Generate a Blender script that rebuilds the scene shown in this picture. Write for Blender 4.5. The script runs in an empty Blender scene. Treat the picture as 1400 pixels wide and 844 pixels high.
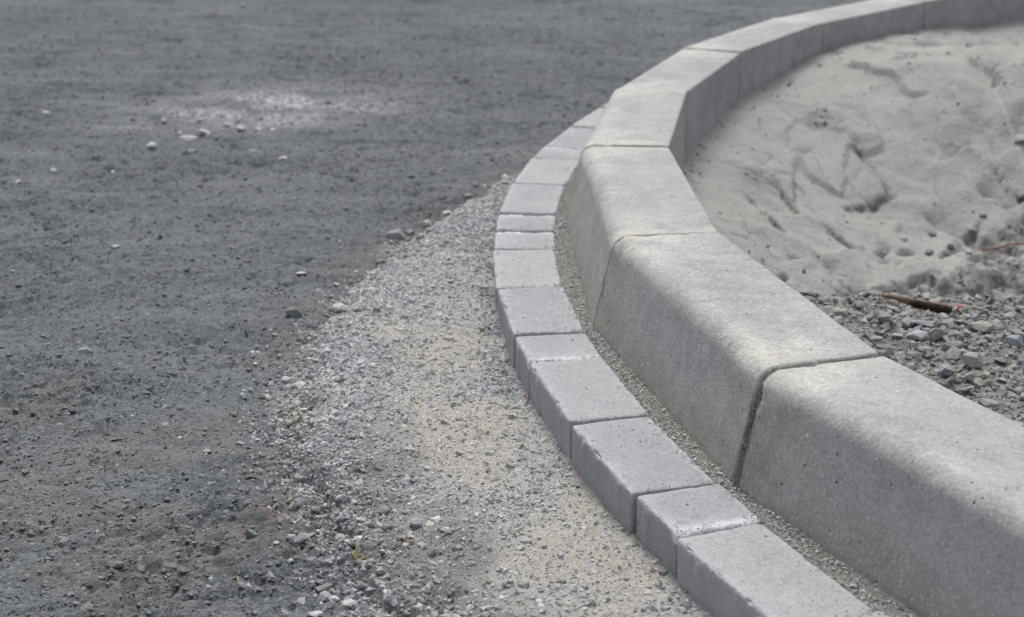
import bpy, bmesh, math, random
import numpy as np
from mathutils import Vector, Matrix, noise as mnoise

S = bpy.context.scene
COL = S.collection

# ------------------------------------------------------------------ camera
PITCH = 0.3178
ZC = 0.7156
cam_d = bpy.data.cameras.new("camera")
cam = bpy.data.objects.new("camera", cam_d)
COL.objects.link(cam)
cam.location = (0, 0, ZC)
cam.rotation_euler = (math.pi / 2 - PITCH, 0, 0)
cam_d.sensor_width = 36.0
cam_d.lens = 58.38
cam_d.clip_start = 0.05
cam_d.clip_end = 1000
cam_d.dof.use_dof = True
cam_d.dof.focus_distance = 1.86
cam_d.dof.aperture_fstop = 8.0
S.camera = cam
S.cycles.use_denoising = True
S.cycles.denoising_prefilter = 'ACCURATE'
S.cycles.filter_width = 1.4
S.cycles.use_adaptive_sampling = False
S.cycles.max_bounces = 5

# ------------------------------------------------------------------ world, sun, exposure
SUN_EL, SUN_AZ = math.radians(58), math.radians(-3)      # overcast: broad soft glow from beyond the bend
w = bpy.data.worlds.new("World")
S.world = w
w.use_nodes = True
wn = w.node_tree
bg = wn.nodes["Background"]
sky = wn.nodes.new("ShaderNodeTexSky")
sky.sky_type = 'NISHITA'
sky.sun_disc = False
sky.sun_elevation = SUN_EL
sky.sun_rotation = SUN_AZ
sky.air_density = 1.0
sky.dust_density = 4.0
sky.ozone_density = 1.0
hs = wn.nodes.new("ShaderNodeHueSaturation")
hs.inputs["Saturation"].default_value = 0.42            # cloud cover takes the blue out
wn.links.new(sky.outputs[0], hs.inputs["Color"])
wn.links.new(hs.outputs[0], bg.inputs[0])
bg.inputs[1].default_value = 0.11
sd = bpy.data.lights.new("sun", 'SUN')
sd.energy = 1.35
sd.angle = math.radians(18)
sd.color = (1.0, 0.985, 0.97)
sun = bpy.data.objects.new("sun", sd)
COL.objects.link(sun)
d = Vector((math.sin(SUN_AZ) * math.cos(SUN_EL), math.cos(SUN_AZ) * math.cos(SUN_EL), math.sin(SUN_EL)))
sun.rotation_euler = d.to_track_quat('Z', 'Y').to_euler()
sun.location = (0, 4, 6)
S.view_settings.view_transform = 'Standard'
S.view_settings.look = 'None'
S.view_settings.gamma = 1.0
S.view_settings.exposure = 0.66

# ------------------------------------------------------------------ layout of the curve (metres)
CX, CY = 2.8103, 2.4895          # centre of the bend
RB = 2.5597                      # back edge of the kerb
HK = 0.1216                      # kerb top above paver tops (paver tops: z = 0)
KJ = [221.3, 210.2, 199.1, 187.98, 176.36, 165.38, 154.87, 143.65, 132.55, 121.45, 110.35]
GAP = [.002, .003, .0085, .0032, .0026, .0032, .0032, .0034, .0034, .003, .002]
PI_, PO = 2.7425, 2.838          # inner and outer radius of the paver course

rng = np.random.default_rng(7)
random.seed(7)

def pol(r, a):
    a = np.radians(a)
    return CX + r * np.cos(a), CY + r * np.sin(a)

# ------------------------------------------------------------------ numpy noise
def _h(ix, iy, s):
    n = (ix.astype(np.int64) * 374761393 + iy.astype(np.int64) * 668265263 + s * 974634777) & 0xffffffff
    n = ((n ^ (n >> 13)) * 1274126177) & 0xffffffff
    n = ((n ^ (n >> 16)) * 2246822519) & 0xffffffff
    return ((n ^ (n >> 15)) & 0xffffff) / float(0x1000000)

def vn(x, y, s=0):
    ix = np.floor(x); iy = np.floor(y)
    fx = x - ix; fy = y - iy
    a = _h(ix, iy, s) * 6.2832; b = _h(ix + 1, iy, s) * 6.2832
    c = _h(ix, iy + 1, s) * 6.2832; e = _h(ix + 1, iy + 1, s) * 6.2832
    ux = fx * fx * fx * (fx * (fx * 6 - 15) + 10); uy = fy * fy * fy * (fy * (fy * 6 - 15) + 10)
    g = lambda t, dx, dy: np.cos(t) * dx + np.sin(t) * dy
    p = g(a, fx, fy) * (1 - ux) + g(b, fx - 1, fy) * ux
    q = g(c, fx, fy - 1) * (1 - ux) + g(e, fx - 1, fy - 1) * ux
    return (p * (1 - uy) + q * uy) * 1.5

def fbm(x, y, sc, o=4, s=0, g=.5):
    v = 0; a = 1; t = 0
    for k in range(o):
        v = v + a * vn(x / sc, y / sc, s + k * 17); t += a; a *= g; sc *= .5
    return v / t

def plates(x, y, sc, s=0):
    wx = x + .35 * sc * vn(x / sc * 1.7, y / sc * 1.7, s + 2); wy = y + .35 * sc * vn(x / sc * 1.7, y / sc * 1.7, s + 3)
    x = wx / sc; y = wy / sc
    ix = np.floor(x); iy = np.floor(y)
    b1 = np.full(x.shape, 9.); b2 = np.full(x.shape, 9.); val = np.zeros(x.shape); tl = np.zeros(x.shape)
    for i in (-1, 0, 1):
        for j in (-1, 0, 1):
            a = ix + i; b = iy + j
            dx = a + _h(a, b, s) - x; dy = b + _h(a, b, s + 5) - y
            dd = np.sqrt(dx * dx + dy * dy); m = dd < b1
            b2 = np.where(m, b1, np.minimum(b2, dd)); b1 = np.where(m, dd, b1)
            h = _h(a, b, s + 9)
            val = np.where(m, h, val); tl = np.where(m, dx * (_h(a, b, s + 11) - .5) + dy * (_h(a, b, s + 12) - .5), tl)
    return b2 - b1, val, tl

def worley(x, y, sc, s=0):
    x = x / sc; y = y / sc
    ix = np.floor(x); iy = np.floor(y)
    best = np.full(x.shape, 9.); val = np.zeros(x.shape)
    for i in (-1, 0, 1):
        for j in (-1, 0, 1):
            a = ix + i; b = iy + j
            dd = (a + _h(a, b, s) - x) ** 2 + (b + _h(a, b, s + 5) - y) ** 2
            m = dd < best
            best = np.where(m, dd, best); val = np.where(m, _h(a, b, s + 9), val)
    return np.sqrt(best), val

def ss(a, b, x):
    t = np.clip((x - a) / (b - a), 0, 1)
    return t * t * (3 - 2 * t)

# ------------------------------------------------------------------ mesh helpers
def tag(o, label=None, cat=None, group=None, kind=None):
    if label: o["label"] = label
    if cat: o["category"] = cat
    if group: o["group"] = group
    if kind: o["kind"] = kind
    return o

def mesh_np(name, v, faces, attrs=None, smooth=True):
    """faces: (n,3) or (n,4) int array"""
    me = bpy.data.meshes.new(name)
    v = np.ascontiguousarray(v, np.float32); faces = np.ascontiguousarray(faces, np.int32)
    k = faces.shape[1]
    me.vertices.add(len(v)); me.vertices.foreach_set("co", v.ravel())
    me.loops.add(faces.size); me.loops.foreach_set("vertex_index", faces.ravel())
    me.polygons.add(len(faces))
    me.polygons.foreach_set("loop_start", np.arange(0, faces.size, k, dtype=np.int32))
    me.polygons.foreach_set("use_smooth", np.full(len(faces), smooth))
    me.update(calc_edges=True)
    for n, a in (attrs or {}).items():
        at = me.attributes.new(n, 'FLOAT', 'POINT')
        at.data.foreach_set("value", np.ascontiguousarray(a, np.float32))
    return me

def link(name, me, mat=None, parent=None, loc=None):
    o = bpy.data.objects.new(name, me)
    COL.objects.link(o)
    if mat and me is not None and not me.materials:
        me.materials.append(mat)
    if parent: o.parent = parent
    if loc is not None: o.location = loc
    return o

def grid_faces(nx, ny):
    i = np.arange((nx - 1) * (ny - 1)); a = i // (nx - 1) * nx + i % (nx - 1)
    return np.c_[a, a + 1, a + nx + 1, a + nx]

def axis(pts):
    """pts: [(start, step), ..., (end, None)] piecewise spaced axis with smoothly growing steps"""
    out = []
    for (a, s0), (b, s1) in zip(pts[:-1], pts[1:]):
        s1 = s0 if s1 is None else s1
        x = a
        while x < b:
            out.append(x)
            x += s0 + (s1 - s0) * (x - a) / (b - a)
    out.append(pts[-1][0])
    return np.array(out)

# ------------------------------------------------------------------ materials
def mat_new(name):
    m = bpy.data.materials.new(name); m.use_nodes = True
    nt = m.node_tree
    b = nt.nodes["Principled BSDF"]
    b.inputs["Roughness"].default_value = .9
    b.inputs["Specular IOR Level"].default_value = .08
    return m, nt, b

class NT:
    def __init__(s, nt): s.nt = nt; s.co = None
    def n(s, t, **k):
        nd = s.nt.nodes.new(t)
        for a, v in k.items(): setattr(nd, a, v)
        return nd
    def l(s, a, b): s.nt.links.new(a, b)
    def coord(s, rand=True):
        tc = s.n("ShaderNodeTexCoord")
        if not rand: s.co = tc.outputs["Object"]; return s.co
        oi = s.n("ShaderNodeObjectInfo"); mu = s.n("ShaderNodeMath", operation='MULTIPLY'); mu.inputs[1].default_value = 13.7
        s.l(oi.outputs["Random"], mu.inputs[0])
        ad = s.n("ShaderNodeVectorMath", operation='ADD')
        s.l(tc.outputs["Object"], ad.inputs[0]); s.l(mu.outputs[0], ad.inputs[1])
        s.co = ad.outputs[0]; s.rnd = oi.outputs["Random"]
        return s.co
    def noise(s, sc, det=4, rough=.55, lo=.3, hi=.7):
        t = s.n("ShaderNodeTexNoise"); t.inputs["Scale"].default_value = sc; t.inputs["Detail"].default_value = det
        t.inputs["Roughness"].default_value = rough
        s.l(s.co, t.inputs["Vector"])
        return s.rng(t.outputs["Fac"], lo, hi)
    def vor(s, sc, lo=0, hi=1, feat='F1'):
        t = s.n("ShaderNodeTexVoronoi", feature=feat); t.inputs["Scale"].default_value = sc
        s.l(s.co, t.inputs["Vector"])
        return s.rng(t.outputs["Distance"], lo, hi)
    def rng(s, x, lo, hi, a=0, b=1):
        r = s.n("ShaderNodeMapRange"); r.clamp = True
        s.l(x, r.inputs["Value"])
        for i, v in zip(("From Min", "From Max", "To Min", "To Max"), (lo, hi, a, b)): r.inputs[i].default_value = v
        return r.outputs[0]
    def attr(s, name):
        return s.n("ShaderNodeAttribute", attribute_name=name).outputs["Fac"]
    def mix(s, f, a, b, mode='MIX'):
        m = s.n("ShaderNodeMix", data_type='RGBA', blend_type=mode)
        for v, i in ((f, 0), (a, 6), (b, 7)):
            if isinstance(v, (int, float)): m.inputs[i].default_value = v
            elif isinstance(v, tuple): m.inputs[i].default_value = v + (1,)
            else: s.l(v, m.inputs[i])
        return m.outputs[2]
    def m(s, op, a, b):
        m = s.n("ShaderNodeMath", operation=op)
        for i, v in enumerate((a, b)):
            if isinstance(v, (int, float)): m.inputs[i].default_value = v
            else: s.l(v, m.inputs[i])
        return m.outputs[0]
    def bump(s, b, h, dist, strength=1., prev=None):
        n = s.n("ShaderNodeBump"); n.inputs["Strength"].default_value = strength; n.inputs["Distance"].default_value = dist
        s.l(h, n.inputs["Height"])
        if prev: s.l(prev, n.inputs["Normal"])
        s.l(n.outputs[0], b.inputs["Normal"])
        return n.outputs[0]

# --- road: compacted asphalt millings
M_ROAD, nt, b = mat_new("road_millings"); t = NT(nt); t.coord(False)
c = t.mix(t.noise(4, 6, .65, .32, .68), (.070, .078, .084), (.132, .142, .149))
mp = t.n("ShaderNodeMapping"); mp.inputs["Rotation"].default_value = (0, 0, math.radians(-38)); mp.inputs["Scale"].default_value = (.9, 7, 1)
t.l(t.co, mp.inputs["Vector"]); keepco = t.co; t.co = mp.outputs[0]
c = t.mix(t.m('MULTIPLY', t.noise(1.6, 5, .62, .48, .66), .8), c, (.180, .190, .196))
c = t.mix(t.m('MULTIPLY', t.noise(2.3, 5, .62, .52, .70), .8), c, (.075, .081, .087))
t.co = keepco
c = t.mix(t.noise(55, 4, .6, .46, .70), c, (.155, .165, .171))
c = t.mix(t.noise(260, 3, .6, .53, .70), c, (.23, .235, .238))
c = t.mix(t.noise(210, 3, .6, .54, .66), c, (.055, .057, .062))
c = t.mix(t.m('MULTIPLY', t.attr("brown"), t.noise(40, 4, .6, .3, .62)), c, (.165, .144, .127))
c = t.mix(t.m('MULTIPLY', t.attr("dust"), t.noise(60, 4, .65, .34, .6)), c, (.40, .41, .42))
t.l(c, b.inputs["Base Color"])
t.bump(b, t.noise(260, 4, .6, .2, .8), .0015)

# --- gravel / sand of the verge
M_VERGE, nt, b = mat_new("verge_sand_gravel"); t = NT(nt); t.coord(False)
grey = t.mix(t.noise(330, 3, .6, .38, .66), (.27, .275, .28), (.52, .525, .53))
beige = t.mix(t.noise(300, 3, .6, .35, .68), (.335, .312, .276), (.51, .485, .438))
c = t.mix(t.attr("beige"), grey, beige)
c = t.mix(t.m('MULTIPLY', t.attr("dark"), .9), c, (.150, .145, .141))
c = t.mix(t.noise(520, 2, .5, .62, .74), c, (.10, .10, .105))
t.l(c, b.inputs["Base Color"])
t.bump(b, t.noise(420, 4, .65, .2, .8), .0018)

# --- stones in bulk, tint attribute 0 dark .. 1 pale, warm attribute
def stone_mat(name, dark, mid, pale, warm, per_obj=False):
    m, nt, b = mat_new(name); t = NT(nt); t.coord(per_obj)
    if per_obj: t.co = t.n("ShaderNodeNewGeometry").outputs["Position"]
    ti = t.rnd if per_obj else t.attr("tint")
    cr = t.n("ShaderNodeValToRGB"); e = cr.color_ramp.elements
    e[0].color = dark + (1,); e[1].color = pale + (1,)
    x = e.new(.55); x.color = mid + (1,)
    t.l(ti, cr.inputs[0])
    c = cr.outputs[0]
    if not per_obj: c = t.mix(t.attr("warm"), c, warm)
    c = t.mix(t.noise(160, 4, .65, .35, .75), c, t.mix(.5, c, (.42, .41, .39)))
    c = t.mix(t.noise(420, 2, .5, .60, .75), c, t.mix(.55, c, (.05, .05, .055)))
    t.l(c, b.inputs["Base Color"])
    b.inputs["Roughness"].default_value = .8
    t.bump(b, t.noise(300, 4, .65, .2, .8), .0012)
    return m
M_GRAVEL = stone_mat("gravel", (.20, .207, .218), (.44, .448, .456), (.68, .685, .69), (.53, .50, .445))
M_CRUMB = stone_mat("millings_crumb", (.055, .060, .065), (.130, .140, .147), (.33, .335, .34), (.168, .152, .138))
M_PIT = stone_mat("pit_stone", (.13, .13, .13), (.26, .26, .252), (.44, .445, .45), (.34, .325, .285))
M_PALE = stone_mat("pale_stone", (.50, .51, .51), (.58, .59, .59), (.66, .67, .67), (.4, .4, .4), True)
M_GREYS = stone_mat("grey_stone", (.19, .195, .205), (.26, .265, .275), (.36, .365, .375), (.4, .4, .4), True)
M_BLUES = stone_mat("blue_slate", (.25, .275, .30), (.31, .335, .36), (.40, .425, .45), (.4, .4, .4), True)
M_OLIVE = stone_mat("pit_slate", (.22, .217, .20), (.31, .303, .275), (.40, .39, .35), (.4, .4, .4), True)
M_SANDC = stone_mat("sand_clod", (.15, .147, .137), (.31, .303, .284), (.37, .362, .342), (.33, .32, .30))
M_SANDO = stone_mat("sand_lump", (.27, .264, .248), (.31, .304, .286), (.35, .343, .323), (.3, .3, .3), True)
M_CLOD = stone_mat("asphalt_clod", (.11, .113, .118), (.14, .145, .15), (.18, .185, .19), (.4, .4, .4), True)

# --- sand behind the kerb
M_SAND, nt, b = mat_new("sand"); t = NT(nt); t.coord(False)
c = t.mix(t.noise(6, 5, .6, .35, .65), (.275, .269, .251), (.34, .332, .312))
c = t.mix(t.noise(240, 4, .65, .4, .7), c, (.40, .392, .37))
c = t.mix(t.m('MULTIPLY', t.attr("damp"), t.noise(35, 4, .6, .28, .6)), c, (.150, .146, .139))  # damp soil, plus shade painted along cracks and slab edges
c = t.mix(t.attr("crack_shade"), c, (.085, .082, .077))  # shade inside the cracks, painted into the sand colour
c = t.mix(t.noise(150, 3, .6, .64, .72), c, (.16, .157, .15))
t.l(c, b.inputs["Base Color"])
t.bump(b, t.noise(110, 5, .66, .2, .8), .004, .8)

# --- kerb concrete
M_KERB, nt, b = mat_new("kerb_concrete"); t = NT(nt); t.coord(True)
c = t.mix(t.noise(7, 6, .66, .33, .67), (.265, .258, .268), (.385, .378, .383))
c = t.mix(t.m('MULTIPLY', t.rnd, .55), c, (.40, .395, .365))
c = t.mix(t.m('MULTIPLY', t.noise(38, 6, .68, .40, .66), .7), c, (.455, .447, .448))
c = t.mix(t.m('MULTIPLY', t.noise(13, 6, .68, .48, .70), .6), c, (.25, .246, .248))
cre = t.m('MULTIPLY', t.attr("cream"), t.m('MULTIPLY', t.noise(20, 6, .7, .36, .58), t.noise(130, 4, .7, .25, .55)))
c = t.mix(cre, c, (.60, .590, .535))
c = t.mix(t.m('MULTIPLY', t.attr("yellow"), t.noise(34, 5, .66, .34, .60)), c, (.53, .512, .44))
c = t.mix(t.m('MULTIPLY', t.attr("moss"), t.noise(28, 6, .66, .32, .60)), c, (.315, .305, .255))
c = t.mix(t.m('MULTIPLY', t.noise(210, 4, .7, .50, .66), .38), c, (.20, .197, .20))
c = t.mix(t.m('MULTIPLY', t.noise(260, 4, .7, .52, .66), .6), c, (.62, .615, .61))
c = t.mix(t.m('MULTIPLY', t.noise(520, 2, .55, .50, .64), .35), c, (.19, .19, .193))
c = t.mix(t.m('MULTIPLY', t.noise(70, 3, .6, .71, .74), .7), c, (.70, .78, .77))
pit = t.vor(95, .10, .17)
pit2 = t.m('MAXIMUM', pit, t.noise(42, 3, .5, .40, .42))
c = t.mix(pit2, (.12, .12, .118), c)
t.l(c, b.inputs["Base Color"])
b.inputs["Roughness"].default_value = 1.
b.inputs["Specular IOR Level"].default_value = .02
p = t.bump(b, t.noise(420, 4, .65, .2, .8), .0009)
p = t.bump(b, t.noise(110, 4, .65, .2, .8), .0012, .6, p)
t.bump(b, pit2, .0015, .9, p)

# --- paver concrete
M_PAVER, nt, b = mat_new("paver_concrete"); t = NT(nt); t.coord(True)
base = t.mix(t.rnd, (.285, .293, .310), (.390, .380, .386))
c = t.mix(t.noise(14, 6, .65, .3, .7), base, t.mix(.5, base, (.46, .46, .465)))
c = t.mix(t.m('MULTIPLY', t.noise(40, 6, .68, .52, .72), .45), c, (.25, .25, .258))
c = t.mix(t.m('MULTIPLY', t.noise(240, 4, .7, .50, .66), .42), c, (.18, .18, .187))
c = t.mix(t.m('MULTIPLY', t.noise(300, 4, .7, .53, .67), .6), c, (.54, .54, .545))
c = t.mix(t.m('MULTIPLY', t.attr("edge"), t.noise(90, 5, .7, .40, .60)), c, (.50, .51, .52))
c = t.mix(t.m('MULTIPLY', t.attr("chalk"), t.noise(75, 5, .72, .38, .54)), c, (.80, .81, .82))
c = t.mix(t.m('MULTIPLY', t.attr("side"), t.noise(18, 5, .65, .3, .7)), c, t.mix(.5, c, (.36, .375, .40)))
pit = t.m('MAXIMUM', t.vor(60, .07, .13), t.noise(40, 2, .5, .44, .48))
c = t.mix(pit, (.12, .12, .125), c)
t.l(c, b.inputs["Base Color"])
b.inputs["Roughness"].default_value = .85
b.inputs['Specular IOR Level'].default_value = .03
p = t.bump(b, t.noise(330, 4, .65, .2, .8), .0013)
t.bump(b, pit, .0018, .8, p)

# --- mortar, wood, leaf, plastic
def plain(name, c1, c2, sc=120, bump=.002, rough=.9):
    m, nt, b = mat_new(name); t = NT(nt); t.coord(False)
    t.l(t.mix(t.noise(sc, 4, .65, .35, .65), c1, c2), b.inputs["Base Color"])
    b.inputs["Roughness"].default_value = rough
    t.bump(b, t.noise(sc * 3, 4, .65, .2, .8), bump)
    return m
M_MORTAR = plain("joint_mortar", (.24, .235, .205), (.50, .49, .45), 240, .004)
M_DIRT = plain("joint_dirt", (.085, .085, .08), (.17, .165, .15), 260, .003)
M_JOINT = plain("joint_sand", (.11, .108, .10), (.24, .235, .215), 260, .003)
M_GRIT = plain("grit_bed", (.26, .252, .228), (.42, .41, .375), 220, .003)
M_WOOD = plain("bare_wood", (.15, .105, .07), (.25, .185, .135), 60, .001, .7)
M_BARK = plain("dark_bark", (.03, .022, .018), (.07, .05, .04), 90, .003)
M_TWIG = plain("red_twig", (.20, .085, .055), (.30, .15, .10), 90, .001)
M_RED = plain("red_bit", (.45, .09, .07), (.55, .16, .12), 60, .0005, .5)
M_GRASS = plain("dry_grass", (.22, .20, .06), (.34, .31, .12), 60, .0003, .6)
M_LEAF = plain("orange_leaf", (.33, .22, .15), (.42, .32, .24), 90, .001, .7)
M_TAN = plain("tan_leaf", (.30, .21, .10), (.42, .32, .18), 90, .001, .7)

# ------------------------------------------------------------------ stone shapes (angular hulls)
def hull(n, seed, flat=(1, .8, .6)):
    r = random.Random(seed)
    bm = bmesh.new()
    for i in range(n):
        z = 1 - 2 * (i + .5) / n; a = i * 2.39996 + r.random()
        q = math.sqrt(1 - z * z); k = r.uniform(.72, 1.12)
        bm.verts.new((q * math.cos(a) * k * flat[0], q * math.sin(a) * k * flat[1], z * k * flat[2]))
    bmesh.ops.convex_hull(bm, input=bm.verts)
    bmesh.ops.delete(bm, geom=[v for v in bm.verts if not v.link_faces], context='VERTS')
    bmesh.ops.triangulate(bm, faces=bm.faces)
    bm.verts.index_update()
    v = np.array([x.co[:] for x in bm.verts]); f = np.array([[q.index for q in x.verts] for x in bm.faces])
    bm.free()
    return v, f
HULL_S = [hull(7, 100 + i, (1, .82, .62)) for i in range(8)]        # 10 triangles
HULL_M = [hull(10, 200 + i, (1, .78, .58)) for i in range(8)]       # 16 triangles
HULL_L = [hull(15, 300 + i, (1, .74, .42)) for i in range(10)]      # flaky

def stone_field(name, pos, size, hulls, mat, tint, warm, tilt=.5, seed=1, kind="stuff"):
    r = np.random.default_rng(seed); n = len(pos)
    var = r.integers(0, len(hulls), n)
    V = []; F = []; T = []; W = []; off = 0
    for k, (v, f) in enumerate(hulls):
        i = np.where(var == k)[0]
        if not len(i): continue
        az = r.uniform(0, 6.283, len(i)); tx = r.normal(0, tilt, len(i)); ty = r.normal(0, tilt, len(i))
        ca, sa, cx, sx, cy, sy = np.cos(az), np.sin(az), np.cos(tx), np.sin(tx), np.cos(ty), np.sin(ty)
        p = np.repeat(v[None], len(i), 0) * (size[i, None, None] * r.uniform(.75, 1.25, (len(i), 1, 3)))
        y = p[..., 1] * cx[:, None] - p[..., 2] * sx[:, None]; z = p[..., 1] * sx[:, None] + p[..., 2] * cx[:, None]
        x = p[..., 0] * cy[:, None] + z * sy[:, None]; z = -p[..., 0] * sy[:, None] + z * cy[:, None]
        X = x * ca[:, None] - y * sa[:, None]; Y = x * sa[:, None] + y * ca[:, None]
        q = np.stack([X, Y, z], -1) + pos[i, None, :]
        V.append(q.reshape(-1, 3)); nv = len(v)
        F.append((f[None] + (np.arange(len(i)) * nv)[:, None, None] + off).reshape(-1, 3)); off += nv * len(i)
        T.append(np.repeat(tint[i], nv)); W.append(np.repeat(warm[i], nv))
    me = mesh_np(name, np.concatenate(V), np.concatenate(F),
                 {"tint": np.concatenate(T), "warm": np.concatenate(W)}, smooth=False)
    o = link(name, me, mat)
    if kind: o["kind"] = kind
    return o

# ------------------------------------------------------------------ the verge boundary (where gravel gives way to the road)
# width of the gravel outside the pavers, by angle on the bend
WA = np.array([120, 160, 166, 170, 173, 176, 180, 184, 188, 193, 198, 204, 212, 225, 240.])
WW = np.array([.00, .00, .015, .055, .10, .15, .20, .245, .285, .305, .295, .27, .24, .23, .23])
def verge_w(a):
    return np.interp(a, WA, WW)
def polar(x, y):
    return np.hypot(x - CX, y - CY), np.degrees(np.arctan2(y - CY, x - CX)) % 360

ZR = -.066
def seg_d(x, y, a, b):
    ax, ay = a; bx, by = b
    L = math.hypot(bx - ax, by - ay); ux, uy = (bx - ax) / L, (by - ay) / L
    tt = (x - ax) * ux + (y - ay) * uy; dd = -(x - ax) * uy + (y - ay) * ux
    return tt / L, dd

def road_z(x, y):
    z = ZR + .010 * fbm(x, y, .9, 2, 3)
    z = z + .0085 * fbm(x, y, .15, 3, 11)
    rough = ss(-.25, .35, fbm(x, y, .35, 3, 29))
    e1, v1, t1 = plates(x, y, .026, 5)
    e2, v2, t2 = plates(x, y, .0115, 6)
    fr = ss(-.15, .25, fbm(x, y, .07, 3, 43))                      # where the skin is broken into crumbs
    z = z + (.0050 * (v1 - .5) + .0050 * t1 - .0060 * (1 - ss(.0, .20, e1))) * (.25 + .85 * rough)
    z = z + (.0030 * (v2 - .5) + .0030 * t2 - .0030 * (1 - ss(.0, .28, e2))) * (.3 + .8 * fr)
    cr = fbm(x, y, .05, 4, 41, .65)
    z = z + .0022 * cr
    cav = ss(.24, .55, fbm(x + .02 * fbm(x, y, .05, 2, 8), y, .040, 3, 61, .6))
    z = z - .0085 * cav * (.3 + rough)
    z = z + (.006 * fbm(x, y, .22, 3, 64) - .009 * ss(.2, .5, fbm(x * .6 + .35 * y, y, .09, 3, 62))) * ss(2.4, 3.6, y)
    # tyre-scuff steps on the far road
    for a, bb, A in (((-.98, 2.95), (-.62, 3.45), .018), ((-.80, 4.3), (.30, 5.15), .013), ((-.3, 4.1), (.9, 5.5), .012), ((-1.5, 4.6), (-.3, 5.6), .014),
                     ((-.75, 1.9), (-.35, 2.3), .004)):
        tt, dd = seg_d(x, y, a, bb)
        dd = dd + .03 * fbm(x, y, .15, 3, 77)
        z = z - A * ss(-.004, .006, dd) * np.exp(-np.clip(dd, 0, 9) / .09) * ss(0, .25, tt) * ss(1.0, .75, tt) + A * .4 * np.exp(-(dd + .015) ** 2 / .0003) * ss(0, .2, tt) * ss(1, .8, tt)
    return z

xs = axis([(-250, 60), (-20, 8), (-4, .25), (-2.1, .012), (-1.7, .009), (-.75, .0050), (.22, .0050), (.32, .012), (1.7, .02), (4, .25), (20, 8), (250, 60)])
ys = axis([(-250, 60), (-20, 6), (0, .2), (1.15, .02), (1.3, .0042), (2.3, .0055), (3.6, .0095), (5.9, .014), (7, .12), (20, 5), (250, 60)])
GX, GY = np.meshgrid(xs, ys)
RZ = np.full(GX.shape, ZR)
core = (GX > -2.6) & (GX < 2.6) & (GY > .9) & (GY < 7.5)
RZ[core] = road_z(GX[core], GY[core])
r_, a_ = polar(GX, GY)
wv = verge_w(a_) + .034 * fbm(GX, GY, .11, 4, 91)
edge = r_ - PO - wv
sink = (1 - ss(-.05, -.012, edge)) * ((a_ > 110) & (a_ < 245)) + ((r_ < PO - .02) & ~((a_ > 110) & (a_ < 245)))
RZ = RZ - .16 * np.clip(sink, 0, 1)
near = (GY < 3.6)
brown = np.clip(.75 * np.exp(-((GX + .42) / .22) ** 2 - ((GY - 1.63) / .25) ** 2) + .95 * np.exp(-((edge - .02) / .06) ** 2) * near
                + .8 * np.exp(-((GX + .62) / .08) ** 2 - ((GY - 2.0) / .07) ** 2), 0, 1) * ss(-.30, .25, fbm(GX, GY, .14, 3, 55))
dust = np.clip(1.35 * np.exp(-((GX + .58) / .26) ** 2 - ((GY - 3.92 - .22 * (GX + .58)) / .20) ** 2) * ss(-.45, .30, fbm(GX, GY, .16, 4, 66))
               + .55 * np.exp(-((edge) / .04) ** 2) * (GY > 1.75) * near * ss(-.1, .4, fbm(GX, GY, .08, 3, 67)), 0, 1)
me = mesh_np("road", np.c_[GX.ravel(), GY.ravel(), RZ.ravel()], grid_faces(len(xs), len(ys)), {"brown": brown.ravel(), "dust": dust.ravel()})
# the road has no faces under the planting bed or the kerb
road = tag(link("road", me, M_ROAD), "dark grey compacted asphalt road surface with loose crumbs", None, None, "structure")

def bil(xs_, ys_, Z, x, y):
    i = np.clip(np.searchsorted(xs_, x) - 1, 0, len(xs_) - 2); j = np.clip(np.searchsorted(ys_, y) - 1, 0, len(ys_) - 2)
    fx = (x - xs_[i]) / (xs_[i + 1] - xs_[i]); fy = (y - ys_[j]) / (ys_[j + 1] - ys_[j])
    return Z[j, i] * (1 - fx) * (1 - fy) + Z[j, i + 1] * fx * (1 - fy) + Z[j + 1, i] * (1 - fx) * fy + Z[j + 1, i + 1] * fx * fy
def zroad(x, y):
    return bil(xs, ys, RZ, np.asarray(x, float), np.asarray(y, float))

# ------------------------------------------------------------------ gravel verge sheet (polar grid)
va = np.radians(np.linspace(155, 217, 1000)); vr = np.linspace(PO - .015, PO + .42, 145)
VA, VR = np.meshgrid(va, vr)
VX = CX + VR * np.cos(VA); VY = CY + VR * np.sin(VA)
VD = np.degrees(VA)
def verge_macro(x, y, r, a):
    wv = verge_w(a) + .034 * fbm(x, y, .11, 4, 91)
    e = (r - PO) / np.maximum(wv, .02)
    top = -.049 - .004 * ss(0, 1, e) + .006 * fbm(x, y, .20, 3, 13)
    # banked up against the pavers further round the bend
    top = top + .020 * ss(190, 180, a) * ss(1.0, .2, e) + .014 * np.exp(-((e - .74) / .20) ** 2) * ss(198, 190, a)
    return top, e, wv
top, ve, vwid = verge_macro(VX, VY, VR, VD)
f1, v1 = worley(VX, VY, .010, 15); f2, v2 = worley(VX, VY, .026, 16)
_t, _d = seg_d(VX, VY, (-.09, 1.46), (.045, 1.74))
vstreak = np.exp(-((_d + .02 * fbm(VX, VY, .06, 3, 34)) / .028) ** 2) * ss(-.15, .2, _t) * ss(1.2, .9, _t)
vm_beige = .92 * (1 - .9 * vstreak) * ss(-.22, .42, fbm(VX + .05 * fbm(VX, VY, .1, 2, 88), VY, .15, 5, 101, .65) + .42 * np.exp(-((VX - .06) / .13) ** 2 - ((VY - 1.46) / .17) ** 2) + .42 * np.exp(-((VX + .03) / .10) ** 2 - ((VY - 1.83) / .17) ** 2) + .2 * np.exp(-((VX + .08) / .07) ** 2 - ((VY - 2.3) / .22) ** 2)
              - .30 * np.exp(-((VR - PO) / .045) ** 2) * ss(196, 190, VD))
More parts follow.
